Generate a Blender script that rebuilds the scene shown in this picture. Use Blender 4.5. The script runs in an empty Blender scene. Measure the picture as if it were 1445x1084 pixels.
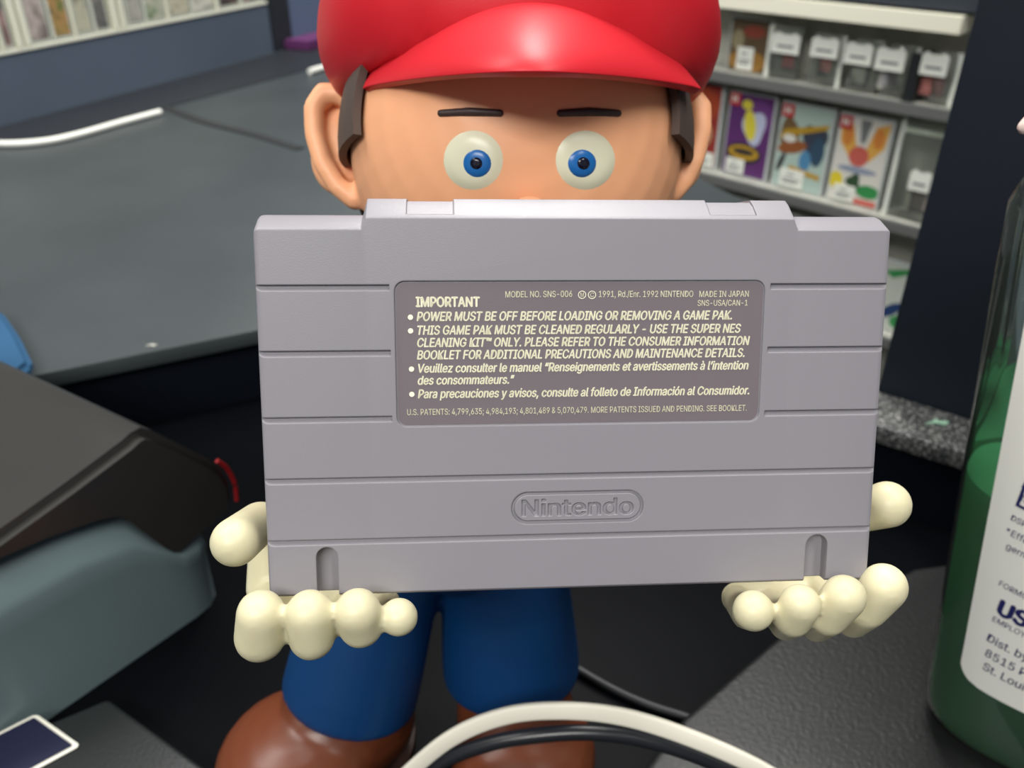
import bpy, bmesh, math, random
from mathutils import Vector, Matrix
random.seed(4)
SC = bpy.context.scene
COL = SC.collection
# ------------------------------------------------------------------ camera
F = 1200.0; PITCH = math.radians(31); CAMZ = 1.095
CAM = Vector((0, 0, CAMZ))
RT = Vector((1, 0, 0))
UP = Vector((0, math.sin(PITCH), math.cos(PITCH)))
FW = Vector((0, math.cos(PITCH), -math.sin(PITCH)))
cd = bpy.data.cameras.new('camera'); cam = bpy.data.objects.new('camera', cd); COL.objects.link(cam)
cam.matrix_world = Matrix.Translation(CAM) @ Matrix((RT, UP, -FW)).transposed().to_4x4()
cd.sensor_width = 36; cd.lens = F / 1445 * 36; cd.clip_start = 0.01; cd.clip_end = 50
cd.dof.use_dof = True; cd.dof.focus_distance = 0.19; cd.dof.aperture_fstop = 19
SC.camera = cam
SC.view_settings.view_transform = 'Standard'; SC.view_settings.look = 'None'
SC.view_settings.gamma = 1; SC.view_settings.exposure = -0.22
SC.view_settings.use_curve_mapping = False
# ------------------------------------------------------------------ light
W = bpy.data.worlds.new('world'); SC.world = W; W.use_nodes = True
bg = W.node_tree.nodes['Background']; bg.inputs[0].default_value = (0.80, 0.88, 1.0, 1); bg.inputs[1].default_value = 0.16
def area(name, loc, target, sx, sy, power, color=(1, 0.98, 0.94)):
    l = bpy.data.lights.new(name, 'AREA'); l.shape = 'RECTANGLE'; l.size = sx; l.size_y = sy
    l.energy = power; l.color = color
    o = bpy.data.objects.new(name, l); COL.objects.link(o); o.location = loc
    o.rotation_euler = (Vector(target) - Vector(loc)).to_track_quat('-Z', 'Y').to_euler()
    return o
area('ceiling_light_behind', (-0.7, -1.5, 2.6), (0, 0.2, 0.9), 1.4, 0.6, 58)
area('ceiling_light_front', (0.35, 0.95, 2.75), (0.1, 0.9, 0.0), 1.3, 0.3, 16)
area('ceiling_light_shelves', (0.1, 1.7, 2.75), (0.3, 1.7, 0.0), 2.2, 0.3, 55)
area('ceiling_light_right', (0.92, -0.5, 2.75), (0.9, -0.45, 0.0), 0.4, 1.3, 28)
area('ceiling_light_left', (-1.2, 0.5, 2.75), (-1.0, 0.6, 0.0), 0.3, 1.3, 32)

# ------------------------------------------------------------------ picture helpers
def ray(u, v):
    return FW + RT * ((u - 722.5) / F) + UP * ((542 - v) / F)
def atd(u, v, d): return CAM + ray(u, v) * d
def atz(u, v, z):
    r = ray(u, v); return CAM + r * ((z - CAMZ) / r.z)
def onplane(u, v, p, n):
    r = ray(u, v); return CAM + r * ((p - CAM).dot(n) / r.dot(n))
def lin(c):
    return tuple((x / 255 / 12.92) if x / 255 <= 0.04045 else ((x / 255 + 0.055) / 1.055) ** 2.4 for x in c)
# ------------------------------------------------------------------ materials
MATS = {}
def mat(name, rgb, rough=0.5, spec=0.5, bump=0.0, bscale=400, var=0.0, vscale=30, bevel=0.0, coat=0.0, metal=0.0, sss=0.0):
    if name in MATS: return MATS[name]
    m = bpy.data.materials.new(name); m.use_nodes = True; MATS[name] = m
    nt = m.node_tree; b = nt.nodes['Principled BSDF']; c = lin(rgb)
    b.inputs['Base Color'].default_value = (*c, 1); b.inputs['Roughness'].default_value = rough
    b.inputs['Specular IOR Level'].default_value = spec; b.inputs['Metallic'].default_value = metal
    b.inputs['Coat Weight'].default_value = coat; b.inputs['Coat Roughness'].default_value = 0.08
    if sss:
        b.inputs['Subsurface Weight'].default_value = sss; b.inputs['Subsurface Radius'].default_value = (1, .6, .4)
        b.inputs['Subsurface Scale'].default_value = 0.004
    tc = nt.nodes.new('ShaderNodeTexCoord')
    nrm = None
    if bevel:
        bv = nt.nodes.new('ShaderNodeBevel'); bv.samples = 6; bv.inputs['Radius'].default_value = bevel; nrm = bv.outputs[0]
    if bump:
        n = nt.nodes.new('ShaderNodeTexNoise'); n.inputs['Scale'].default_value = bscale; n.inputs['Detail'].default_value = 3
        nt.links.new(tc.outputs['Object'], n.inputs['Vector'])
        bp = nt.nodes.new('ShaderNodeBump'); bp.inputs['Strength'].default_value = bump; bp.inputs['Distance'].default_value = 0.0004
        nt.links.new(n.outputs[0], bp.inputs['Height'])
        if nrm: nt.links.new(nrm, bp.inputs['Normal'])
        nrm = bp.outputs[0]
    if nrm: nt.links.new(nrm, b.inputs['Normal'])
    if var:
        n = nt.nodes.new('ShaderNodeTexNoise'); n.inputs['Scale'].default_value = vscale; n.inputs['Detail'].default_value = 4
        nt.links.new(tc.outputs['Object'], n.inputs['Vector'])
        r = nt.nodes.new('ShaderNodeValToRGB')
        r.color_ramp.elements[0].position = 0.3; r.color_ramp.elements[1].position = 0.7
        r.color_ramp.elements[0].color = (*[x * (1 - var) for x in c], 1); r.color_ramp.elements[1].color = (*[min(1, x * (1 + var)) for x in c], 1)
        nt.links.new(n.outputs[0], r.inputs[0]); nt.links.new(r.outputs[0], b.inputs['Base Color'])
    return m
def ramp_mat(name, cols, scale, rough=0.35, voronoi=False):
    """printed paper: patches of a few inks"""
    m = bpy.data.materials.new(name); m.use_nodes = True; nt = m.node_tree; b = nt.nodes['Principled BSDF']
    tc = nt.nodes.new('ShaderNodeTexCoord'); n = nt.nodes.new('ShaderNodeTexNoise')
    n.inputs['Scale'].default_value = scale; n.inputs['Detail'].default_value = 2; n.inputs['Distortion'].default_value = 0.6
    nt.links.new(tc.outputs['Object'], n.inputs['Vector'])
    r = nt.nodes.new('ShaderNodeValToRGB'); e = r.color_ramp
    for i, c in enumerate(cols):
        p = 0.34 + 0.32 * i / max(1, len(cols) - 1)
        el = e.elements[i] if i < 2 else e.elements.new(p)
        el.position = p; el.color = (*lin(c), 1)
    nt.links.new(n.outputs[0], r.inputs[0]); nt.links.new(r.outputs[0], b.inputs['Base Color'])
    b.inputs['Roughness'].default_value = rough
    return m
def speckle_mat(name, base, fleck, scale):
    m = bpy.data.materials.new(name); m.use_nodes = True; nt = m.node_tree; b = nt.nodes['Principled BSDF']
    tc = nt.nodes.new('ShaderNodeTexCoord'); n = nt.nodes.new('ShaderNodeTexNoise')
    n.inputs['Scale'].default_value = scale; n.inputs['Detail'].default_value = 6; n.inputs['Roughness'].default_value = 0.75
    nt.links.new(tc.outputs['Object'], n.inputs['Vector'])
    r = nt.nodes.new('ShaderNodeValToRGB')
    r.color_ramp.elements[0].position = 0.5; r.color_ramp.elements[0].color = (*lin(base), 1)
    r.color_ramp.elements[1].position = 0.72; r.color_ramp.elements[1].color = (*lin(fleck), 1)
    nt.links.new(n.outputs[0], r.inputs[0]); nt.links.new(r.outputs[0], b.inputs['Base Color']); b.inputs['Roughness'].default_value = 0.35
    return m
def clear_mat(name, tint, rough=0.05, amount=0.12, glossy=0.35, dif=(235, 240, 235)):
    """thin clear plastic film: mostly see-through, a little milky, glossy at grazing angles"""
    m = bpy.data.materials.new(name); m.use_nodes = True; nt = m.node_tree; nt.nodes.clear()
    out = nt.nodes.new('ShaderNodeOutputMaterial'); t = nt.nodes.new('ShaderNodeBsdfTransparent'); t.inputs[0].default_value = (*lin(tint), 1)
    d = nt.nodes.new('ShaderNodeBsdfDiffuse'); d.inputs[0].default_value = (*lin(dif), 1)
    g = nt.nodes.new('ShaderNodeBsdfGlossy'); g.inputs['Roughness'].default_value = rough
    fr = nt.nodes.new('ShaderNodeLayerWeight'); fr.inputs[0].default_value = glossy
    a = nt.nodes.new('ShaderNodeMixShader'); a.inputs[0].default_value = amount
    nt.links.new(t.outputs[0], a.inputs[1]); nt.links.new(d.outputs[0], a.inputs[2])
    b = nt.nodes.new('ShaderNodeMixShader'); nt.links.new(fr.outputs['Fresnel'], b.inputs[0])
    nt.links.new(a.outputs[0], b.inputs[1]); nt.links.new(g.outputs[0], b.inputs[2]); nt.links.new(b.outputs[0], out.inputs[0])
    return m
# ------------------------------------------------------------------ object helpers
def tag(o, label, cat, group=None):
    o['label'] = label; o['category'] = cat
    if group: o['group'] = group
    return o
def thing(name, loc, label, cat, group=None):
    o = bpy.data.objects.new(name, None); COL.objects.link(o); o.location = loc; o.empty_display_size = 0.02
    return tag(o, label, cat, group)
def finish(me, angle=35, smooth=True):
    if smooth:
        me.polygons.foreach_set('use_smooth', [True] * len(me.polygons)); me.set_sharp_from_angle(angle=math.radians(angle))
    me.update()
def link(name, me, mats, parent=None):
    o = bpy.data.objects.new(name, me); COL.objects.link(o)
    for m in (mats if isinstance(mats, (list, tuple)) else [mats]): me.materials.append(m)
    if parent:
        o.parent = parent
        M = Matrix.Translation(parent.location) if not parent.parent else None
        if parent.type == 'EMPTY': o.matrix_parent_inverse = parent.matrix_basis.inverted()
    return o
def from_bm(name, bm, mats, parent=None, angle=35, smooth=True, normals=True):
    if normals: bmesh.ops.recalc_face_normals(bm, faces=bm.faces)
    me = bpy.data.meshes.new(name); bm.to_mesh(me); bm.free(); finish(me, angle, smooth)
    return link(name, me, mats, parent)
def evaluated(o):
    dg = bpy.context.evaluated_depsgraph_get(); dg.update()
    return bpy.data.meshes.new_from_object(o.evaluated_get(dg))
def bake(o, angle=35, smooth=True):
    """apply the modifiers of o"""
    mats = [m for m in o.data.materials]
    me = evaluated(o); o.modifiers.clear(); o.data = me
    if not me.materials:
        for m in mats: me.materials.append(m)
    finish(me, angle, smooth); return o
def bx(bm, p0, p1, M=None):
    vs = [bm.verts.new(Vector((x, y, z))) for x in (p0[0], p1[0]) for y in (p0[1], p1[1]) for z in (p0[2], p1[2])]
    if M: [setattr(v, 'co', M @ v.co) for v in vs]
    for f in ((0, 1, 3, 2), (4, 6, 7, 5), (0, 4, 5, 1), (2, 3, 7, 6), (0, 2, 6, 4), (1, 5, 7, 3)): bm.faces.new([vs[i] for i in f])
    return vs
def prism(bm, pts, vec):
    """closed prism over a polygon, extruded by vec"""
    a = [bm.verts.new(p) for p in pts]; b = [bm.verts.new(Vector(p) + Vector(vec)) for p in pts]; n = len(a)
    bm.faces.new(a); bm.faces.new(b[::-1])
    for i in range(n): bm.faces.new([a[i], b[i], b[(i + 1) % n], a[(i + 1) % n]])
def flatprism(name, pts, z0, z1, m, parent=None, bev=0.0, seg=2):
    bm = bmesh.new(); prism(bm, [Vector((p[0], p[1], z0)) for p in pts], (0, 0, z1 - z0))
    bmesh.ops.recalc_face_normals(bm, faces=bm.faces)
    if bev: bmesh.ops.bevel(bm, geom=list(bm.edges), offset=bev, segments=seg, affect='EDGES', profile=0.5)
    return from_bm(name, bm, m, parent)
def bevbox(name, p0, p1, m, parent=None, M=None, bev=0.001, seg=2):
    bm = bmesh.new(); bx(bm, p0, p1, M); bmesh.ops.recalc_face_normals(bm, faces=bm.faces)
    if bev: bmesh.ops.bevel(bm, geom=list(bm.edges), offset=bev, segments=seg, affect='EDGES', profile=0.5)
    return from_bm(name, bm, m, parent)
def ball(bm, c, r, M=None, seg=24):
    """ellipsoid; r scalar or (rx,ry,rz) in frame M (3x3)"""
    if not hasattr(r, '__len__'): r = (r, r, r)
    res = bmesh.ops.create_uvsphere(bm, u_segments=seg, v_segments=seg // 2, radius=1)
    for v in res['verts']:
        q = Vector((v.co.x * r[0], v.co.y * r[1], v.co.z * r[2])); v.co = Vector(c) + ((M @ q) if M else q)
    return res['verts']
def capsule(bm, p0, r0, p1, r1):
    t = bmesh.new(); ball(t, p0, r0, seg=20); ball(t, p1, r1, seg=20)
    h = bmesh.ops.convex_hull(t, input=t.verts)
    bmesh.ops.delete(t, geom=[v for v in t.verts if not any(f in h['geom'] for f in v.link_faces)], context='VERTS') if False else None
    ins = [g for g in h['geom_interior'] if isinstance(g, bmesh.types.BMVert)]
    bmesh.ops.delete(t, geom=ins, context='VERTS')
    me = bpy.data.meshes.new('t'); t.to_mesh(me); t.free(); bm.from_mesh(me); bpy.data.meshes.remove(me)
def blob(name, bm, m, parent, voxel, smooth=6, factor=0.5):
    """fuse overlapping lumps into one smooth skin"""
    o = from_bm(name, bm, m, None, normals=True)
    r = o.modifiers.new('r', 'REMESH'); r.mode = 'VOXEL'; r.voxel_size = voxel
    s = o.modifiers.new('s', 'SMOOTH'); s.iterations = smooth; s.factor = factor
    bake(o, 180)
    if parent:
        o.parent = parent
        if parent.type == 'EMPTY': o.matrix_parent_inverse = parent.matrix_basis.inverted()
    return o
def tube(bm, pts, r, n=12, flat=None, smooth=6):
    """swept round (or flat: (half width, half height, up vector)) cable through pts"""
    P = []
    pts = [Vector(p) for p in pts]
    for i in range(len(pts) - 1):
        a, b, c, d = pts[max(i - 1, 0)], pts[i], pts[i + 1], pts[min(i + 2, len(pts) - 1)]
        for k in range(smooth):
            t = k / smooth
            P.append(0.5 * ((2 * b) + (c - a) * t + (2 * a - 5 * b + 4 * c - d) * t * t + (3 * b - a - 3 * c + d) * t ** 3))
    P.append(pts[-1])
    rings = []; up = flat[2] if flat else Vector((0, 0, 1))
    for i, p in enumerate(P):
        tg = (P[min(i + 1, len(P) - 1)] - P[max(i - 1, 0)]).normalized()
        s = tg.cross(up); s = s.normalized() if s.length > 1e-4 else Vector((1, 0, 0)); u = s.cross(tg)
        ring = []
        for k in range(n):
            a = 2 * math.pi * k / n; ca, sa = math.cos(a), math.sin(a)
            if flat:
                q = lambda x: math.copysign(abs(x) ** 0.45, x)
                ring.append(bm.verts.new(p + s * flat[0] * q(ca) + u * flat[1] * q(sa)))
            else: ring.append(bm.verts.new(p + s * r * ca + u * r * sa))
        rings.append(ring)
    for a, b in zip(rings, rings[1:]):
        for k in range(n): bm.faces.new([a[k], a[(k + 1) % n], b[(k + 1) % n], b[k]])
    bm.faces.new(rings[0]); bm.faces.new(rings[-1][::-1])
def loft(bm, rings, cap=True):
    R = [[bm.verts.new(p) for p in r] for r in rings]; n = len(R[0])
    for a, b in zip(R, R[1:]):
        for k in range(n): bm.faces.new([a[k], a[(k + 1) % n], b[(k + 1) % n], b[k]])
    if cap: bm.faces.new(R[0][::-1]); bm.faces.new(R[-1])
def rrect(x0, z0, x1, z1, r, n=6):
    pts = []
    for cx, cz, a0 in ((x1 - r, z1 - r, 0), (x0 + r, z1 - r, 90), (x0 + r, z0 + r, 180), (x1 - r, z0 + r, 270)):
        for k in range(n + 1):
            a = math.radians(a0 + 90 * k / n); pts.append((cx + r * math.cos(a), cz + r * math.sin(a)))
    return pts
_FH = {}
import os
FONT = None
try:   # the sans face that ships inside Blender itself
    FONT = bpy.data.fonts.load(os.path.join(bpy.utils.system_resource('DATAFILES'), 'fonts', 'Inter.woff2'))
except Exception: FONT = None
def text_mesh(s, bold=0.0, shear=0.0, extrude=0.0, res=3, offset=0.0):
    c = bpy.data.curves.new('txt', 'FONT'); c.body = s; c.size = 1; c.offset = offset; c.shear = shear; c.extrude = extrude
    c.resolution_u = res
    if FONT and not offset: c.font = FONT
    o = bpy.data.objects.new('txt', c); COL.objects.link(o); me = evaluated(o)
    bpy.data.objects.remove(o); bpy.data.curves.remove(c)
    if bold:   # heavier strokes: the same outlines printed again a hair aside
        bm = bmesh.new()
        for dx, dy in ((-bold, 0), (bold, 0), (0, bold * .6), (0, -bold * .6)):
            n0 = len(bm.verts); bm.from_mesh(me); bm.verts.ensure_lookup_table()
            for v in bm.verts[n0:]: v.co.x += dx; v.co.y += dy
        bm.to_mesh(me); bm.free()
    return me
def text_pts(s, x0, x1, cap, **k):
    """flat text mesh scaled so that it spans x0..x1 with capital height cap, baseline at 0 (mesh in XY)"""
    if ('H', k.get('offset', 0.0) > 0) not in _FH:
        h = text_mesh('H', offset=k.get('offset', 0.0)); _FH['H', k.get('offset', 0.0) > 0] = max(v.co.y for v in h.vertices)
    me = text_mesh(s, **k); xs = [v.co.x for v in me.vertices]; a, b = min(xs), max(xs)
    sx = (x1 - x0) / (b - a); sy = cap / _FH['H', k.get('offset', 0.0) > 0]
    for v in me.vertices: v.co = Vector((x0 + (v.co.x - a) * sx, v.co.y * sy, v.co.z))
    return me

# ================================================================== SETTING
DESK = 0.75; LEDGE = 0.805
black = mat('black_laminate', (6, 7, 10), 0.45, 0.06, var=0.2, vscale=12)
navyblack = mat('black_cabinet', (12, 16, 24), 0.55, 0.1, var=0.12, vscale=5)
fl = flatprism('floor', [(-4, -2), (4, -2), (4, 5), (-4, 5)], -0.05, 0, mat('floor_carpet', (48, 50, 54), 0.95, 0.1, bump=0.6, bscale=300)); fl['kind'] = 'structure'
wallm = mat('wall_paint', (92, 100, 112), 0.9, 0.1, var=0.05)
for nm, p0, p1 in (('wall_back', (-4, 4.9, 0), (4, 5, 3)), ('wall_right', (3.9, -2, 0), (4, 4.9, 3)), ('wall_left', (-4, -2, 0), (-3.9, 4.9, 3))):
    w = bevbox(nm, p0, p1, wallm, bev=0); w['kind'] = 'structure'

# work desk (low), L shaped raised counter behind it
A = atz(50, 529, LEDGE); B = atz(365, 465, LEDGE); dL = (B - A).normalized()
Cc = atz(1235, 600, LEDGE); D = atz(1366, 641, LEDGE); dR = (D - Cc).normalized()
E0 = atz(1238, 551, LEDGE); E1 = atz(1372, 592, LEDGE); dE = (E1 - E0).normalized()
def isect(p, d, q, e):
    k = d.x * e.y - d.y * e.x; t = ((q.x - p.x) * e.y - (q.y - p.y) * e.x) / k; return p + d * t
C0 = isect(A, dL, Cc, dR)
FL0 = atz(0, 178, LEDGE); FL1 = atz(455, 55, LEDGE); dF = (FL1 - FL0).normalized(); nF = Vector((-dF.y, dF.x, 0))
if nF.y < 0: nF = -nF
A_ = A - dL * 0.55
Cm = isect(A, dL, E0, dE)
deskpts = [(-0.75, -0.02), (0.75, -0.02), (0.75, 0.30), (C0.x + 0.02, C0.y + 0.1), (-0.75, 0.45)]
dk = thing('desk', (0, 0.25, 0), 'black work desk below the counter that the figurine stands on', 'desk')
DR_ = D + dR * 0.5
gap = Vector((0, -0.001, 0))
flatprism('desk_top', [A_ + gap, C0 + gap, DR_ + gap, Vector((DR_.x, -0.02, 0)), Vector((A_.x, -0.02, 0))], DESK - 0.03, DESK, black, dk, 0.002)
for px in (A_.x + 0.02, DR_.x - 0.03): bevbox('side_panel', (px - 0.01, 0, 0), (px + 0.01, 0.16, DESK - 0.03), black, dk)
far0 = FL0 - dF * 0.6; far1 = FL0 + dF * 1.6
counter_m = mat('counter_mat_grey', (58, 64, 66), 0.42, 0.35, bump=0.15, bscale=900, var=0.10, vscale=9)
ct = thing('counter', (A.x, A.y + 0.3, DESK), 'wide dark grey countertop left of the figurine head with worn dusty front edge', 'counter')
ctop = [A_, A + dL * 0.0, B, C0, Cm + dL * 0.03, Cm + dL * 0.3, FL0 + dF * 1.0 - nF * 0.001, FL0 - nF * 0.001, FL0 - dF * 0.45 - nF * 0.001]
flatprism('counter_top', ctop, LEDGE - 0.012, LEDGE, counter_m, ct, 0.0012)
nL = Vector((-dL.y, dL.x, 0))
bm = bmesh.new(); prism(bm, [Vector((p.x, p.y, DESK - .03)) for p in (A_ + nL * .006, C0 + nL * .006 , C0 + nL * 0.02, A_ + nL * 0.02)], (0, 0, LEDGE + .03 - .0125 - DESK))
from_bm('front_panel', bm, navyblack, ct)
# speckled ledge on the right
cr = thing('counter_ledge', (Cc.x, Cc.y, DESK), 'narrow speckled grey laminate ledge at the foot of the black panel, right of the cartridge', 'counter')
ledge_m = speckle_mat('speckled_laminate', (50, 52, 53), (205, 205, 200), 520)
rp = [C0 + dR * 0.004, D + dR * 0.5, E1 + dE * 0.5, Cm + dE * 0.004]
flatprism('ledge_top', rp, LEDGE - 0.012, LEDGE, ledge_m, cr, 0.001)
flatprism('front_panel', [C0 + dR * .01 + Vector((0, .008, 0)), D + dR * .5 + Vector((0, .008, 0)), D + dR * .5 + Vector((0.01, .02, 0)), C0 + dR * .01 + Vector((.01, .02, 0))], DESK - .03, LEDGE - 0.0125, navyblack, cr)
# black end panel of the display, standing on the ledge's back edge
nE = Vector((-dE.y, dE.x, 0)); nE = nE if nE.y > 0 else -nE
pn = flatprism('display_end_panel', [E0 + nE * .001, E1 + dE * 0.6 + nE * .001, E1 + dE * 0.6 + nE * 0.03, E0 + nE * 0.03], 0.0, 1.75, mat('panel_black', (25, 31, 40), 0.5, 0.3, var=0.15, vscale=4))
tag(pn, 'tall plain black end panel rising behind the sanitizer bottle', 'panel')

# left wall cabinet: slate blue kick panel, white shelf with game cases
pF = FL0
zs = onplane(0, 78, pF, nF).z
slate = mat('slate_panel', (84, 95, 110), 0.6, 0.25, var=0.08, vscale=3)
lc = thing('media_shelf', FL0 + nF * 0.15, 'white shelf unit with slate blue base panel at the upper left', 'shelf')
lc.location.z = 0
def along(s, t, z): return FL0 + dF * s + nF * t + Vector((0, 0, z - LEDGE))
def sbox(name, s0, s1, t0, t1, z0, z1, m, parent, bev=0.001):
    bm = bmesh.new(); prism(bm, [along(s0, t0, z0), along(s1, t0, z0), along(s1, t1, z0), along(s0, t1, z0)], (0, 0, z1 - z0))
    bmesh.ops.recalc_face_normals(bm, faces=bm.faces)
    if bev: bmesh.ops.bevel(bm, geom=list(bm.edges), offset=bev, segments=2, affect='EDGES')
    return from_bm(name, bm, m, parent)
sP = (onplane(385, 60, pF, nF) - FL0).dot(dF); sQ = (onplane(411, 50, pF, nF) - FL0).dot(dF)
sbox('base_panel', -0.5, sP, 0.0, 0.03, 0, zs - 0.002, slate, lc)
sbox('corner_post', sP, sQ, -0.003, 0.03, 0, zs + 0.5, mat('post_black', (40, 44, 50), 0.5, 0.3), lc)
sbox('base_panel', sQ, sQ + 1.2, 0.0, 0.03, 0, zs + 0.5, mat('light_slate', (92, 106, 132), 0.6, 0.25, var=0.06, vscale=3), lc)
whitem = mat('white_shelf_laminate', (226, 226, 212), 0.4, 0.4)
sbox('shelf_board', -0.5, sP - 0.002, -0.002, 0.26, zs - 0.001, zs + 0.004, whitem, lc)
sbox('back_panel', -0.5, sP - 0.002, 0.27, 0.30, zs + 0.004, zs + 0.55, mat('shelf_grey', (150, 152, 150), 0.7), lc)
pal = [('dark', [(60, 55, 55), (110, 90, 86), (40, 44, 48)], 'dark charcoal'), ('mauve', [(90, 70, 66), (170, 140, 136), (60, 62, 66)], 'brown and mauve'),
       ('ashpink', [(160, 148, 142), (190, 178, 172), (120, 108, 104)], 'ash pink'), ('olive', [(80, 90, 55), (180, 140, 90), (110, 120, 70)], 'green and tan'),
       ('sage', [(160, 160, 136), (190, 188, 165), (130, 130, 116)], 'sage grey'), ('smoke', [(84, 84, 86), (126, 124, 120), (100, 92, 84)], 'smoky grey'),
       ('stone', [(150, 150, 140), (180, 178, 168), (120, 120, 114)], 'stone grey'), ('leaf', [(120, 140, 110), (190, 190, 172), (150, 158, 140)], 'pale green'),
       ('sand', [(170, 164, 142), (200, 196, 172), (150, 140, 120)], 'sand coloured'), ('pearl', [(190, 190, 180), (216, 214, 200), (160, 160, 150)], 'pearl white')]
cases_x = [(-22, 5), (9, 24), (46, 76), (79, 106), (112, 134), (137, 158), (183, 205), (208, 236), (241, 270), (273, 304), (310, 338), (342, 372)]
def sx_of(x): return (onplane(x, 78 - 0.214 * x, pF, nF) - FL0).dot(dF)
casewhite = clear_mat('clear_case_plastic', (240, 245, 240), 0.1, 0.25)
for i, (x0, x1) in enumerate(cases_x):
    s0, s1 = sx_of(x0), sx_of(x1); nm, cols, word = pal[i % 10]
    if i == 10: word = 'dark charcoal'
    g = thing('game_case', along((s0 + s1) / 2, 0.015, zs + 0.004), 'x', 'game case', 'game cases on the white shelf at the upper left')
    ordn = ['leftmost, cut off by the frame,', 'second from the left', 'third from the left', 'fourth from the left', 'fifth from the left', 'sixth from the left', 'seventh from the left', 'eighth from the left', 'ninth from the left', 'tenth from the left', 'second from the right end', 'at the right end'][i]
    g['label'] = word + ' game case, ' + ordn + ' on the white shelf'
    sbox('case_shell', s0, s1, 0.001, 0.02, zs + 0.0045, zs + 0.185, mat('case_edge', (205, 208, 198), 0.3), g, 0.0015)
    sbox('cover_sheet', s0 + 0.004, s1 - 0.004, 0.0002, 0.0009, zs + 0.010, zs + 0.18, ramp_mat('cover_' + nm, cols, 34), g, 0)
for i, x in enumerate([5.5, 27, 38, 108, 163, 173, 237.5, 306]):
    s0 = sx_of(x)
    o = sbox('shelf_divider', s0, s0 + (0.003 if x in (5.5, 108, 237.5, 306) else 0.009), -0.002, 0.12, zs + 0.0045, zs + 0.17, mat('divider_acrylic', (232, 232, 214), 0.2, 0.5), None, 0.001)
    tag(o, ['clear white upright divider at the left end of the case row', 'clear white divider beside the brown and mauve game case, farther from it', 'clear white divider touching the left of the brown and mauve game case', 'white divider between ash pink and green tan game cases', 'white divider right beside the sage grey game case', 'white divider left of the smoky grey game case', 'thin white divider between stone grey and pale green rows', 'thin white divider near the right end of the case row'][i], 'divider', 'dividers on the white shelf')
# purple box at the foot of the far panel
p0 = onplane(404, 70, pF - nF * 0.03, nF); sp0 = (p0 - FL0).dot(dF)
o = sbox('storage_box', sp0 + 0.03, sp0 + 0.45, -0.06, -0.004, LEDGE + 0.002, LEDGE + 0.018, mat('purple_box', (92, 40, 92), 0.6), None, 0.001)
tag(o, 'low purple box at the far back of the counter, left of the red cap', 'box')
# white tubes paint the reflection on the counter's far edge; dark seam strip
reflect_m = mat('edge_reflection_white', (238, 238, 230), 0.35)
bm = bmesh.new(); tube(bm, [atz(u, v, LEDGE + 0.0045) for u, v in ((-60, 196), (0, 203), (60, 200), (110, 190), (170, 173), (226, 158))], 0.0042)
tag(from_bm('cord', bm, reflect_m), 'white tube standing in for the reflection on the counter far edge at the left', 'cord')
bm = bmesh.new(); tube(bm, [atz(u, v, LEDGE + 0.0055) for u, v in ((437, 101), (465, 93), (500, 84))], 0.005)
tag(from_bm('cord', bm, reflect_m), 'short white tube for the same edge reflection just left of the red cap', 'cord')
bm = bmesh.new(); tube(bm, [atz(u, v, LEDGE + 0.001) for u, v in ((236, 152), (290, 172), (360, 190), (424, 210))], 0.003, flat=(0.007, 0.001, Vector((0, 0, 1))))
tag(from_bm('seam_strip', bm, mat('black_rubber', (30, 32, 34), 0.7)), 'dark seam strip running across the counter behind the cartridge corner', 'strip')
bm = bmesh.new(); pts = [atz(u, v, LEDGE + 0.0005) for u, v in ((-60, 196), (0, 200), (110, 187), (226, 154), (436, 98), (520, 78), (560, 30), (455, 57), (0, 180), (-60, 192))]
prism(bm, pts, (0, 0, 0.0006))  # dark strip painted in for the floor gap behind the counter
tag(from_bm('gap_strip', bm, mat('gap_black', (28, 32, 38), 0.5)), 'black strip painted in for the floor gap at the counter back under the slate panel', 'strip')
# blue cloth corner on the counter behind the machine
bm = bmesh.new()
q = [atz(u, v, LEDGE + 0.002) for u, v in ((-70, 430), (8, 455), (32, 490), (52, 531), (20, 560), (-80, 540))]
prism(bm, q, (0, 0, 0.012)); bmesh.ops.recalc_face_normals(bm, faces=bm.faces)
bmesh.ops.bevel(bm, geom=list(bm.edges), offset=0.004, segments=3, affect='EDGES')
tag(from_bm('folded_cloth', bm, mat('blue_cloth', (48, 84, 116), 0.9, 0.1, bump=0.6, bscale=900)), 'folded blue cloth on the counter at the left edge of the photo', 'cloth')
def scrap(u, v, s, m, label):
    c = atz(u, v, LEDGE + 0.0004)
    bm = bmesh.new(); prism(bm, [c + Vector((x * s, y * s, 0)) for x, y in ((-1, -.2), (-.2, -.1), (.5, -.35), (1, .1), (.2, .2), (.1, .5), (-.3, .12))], (0, 0, 0.0008))
    return tag(from_bm('paper_scrap', bm, m), label, 'scrap')
scrap(1322, 597, 0.008, mat('green_scrap', (150, 190, 165), 0.6), 'tiny pale green scrap on the speckled ledge')
scrap(214, 488, 0.004, mat('pale_scrap', (190, 190, 180), 0.7), 'tiny pale crumb near the front edge of the left counter')

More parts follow.
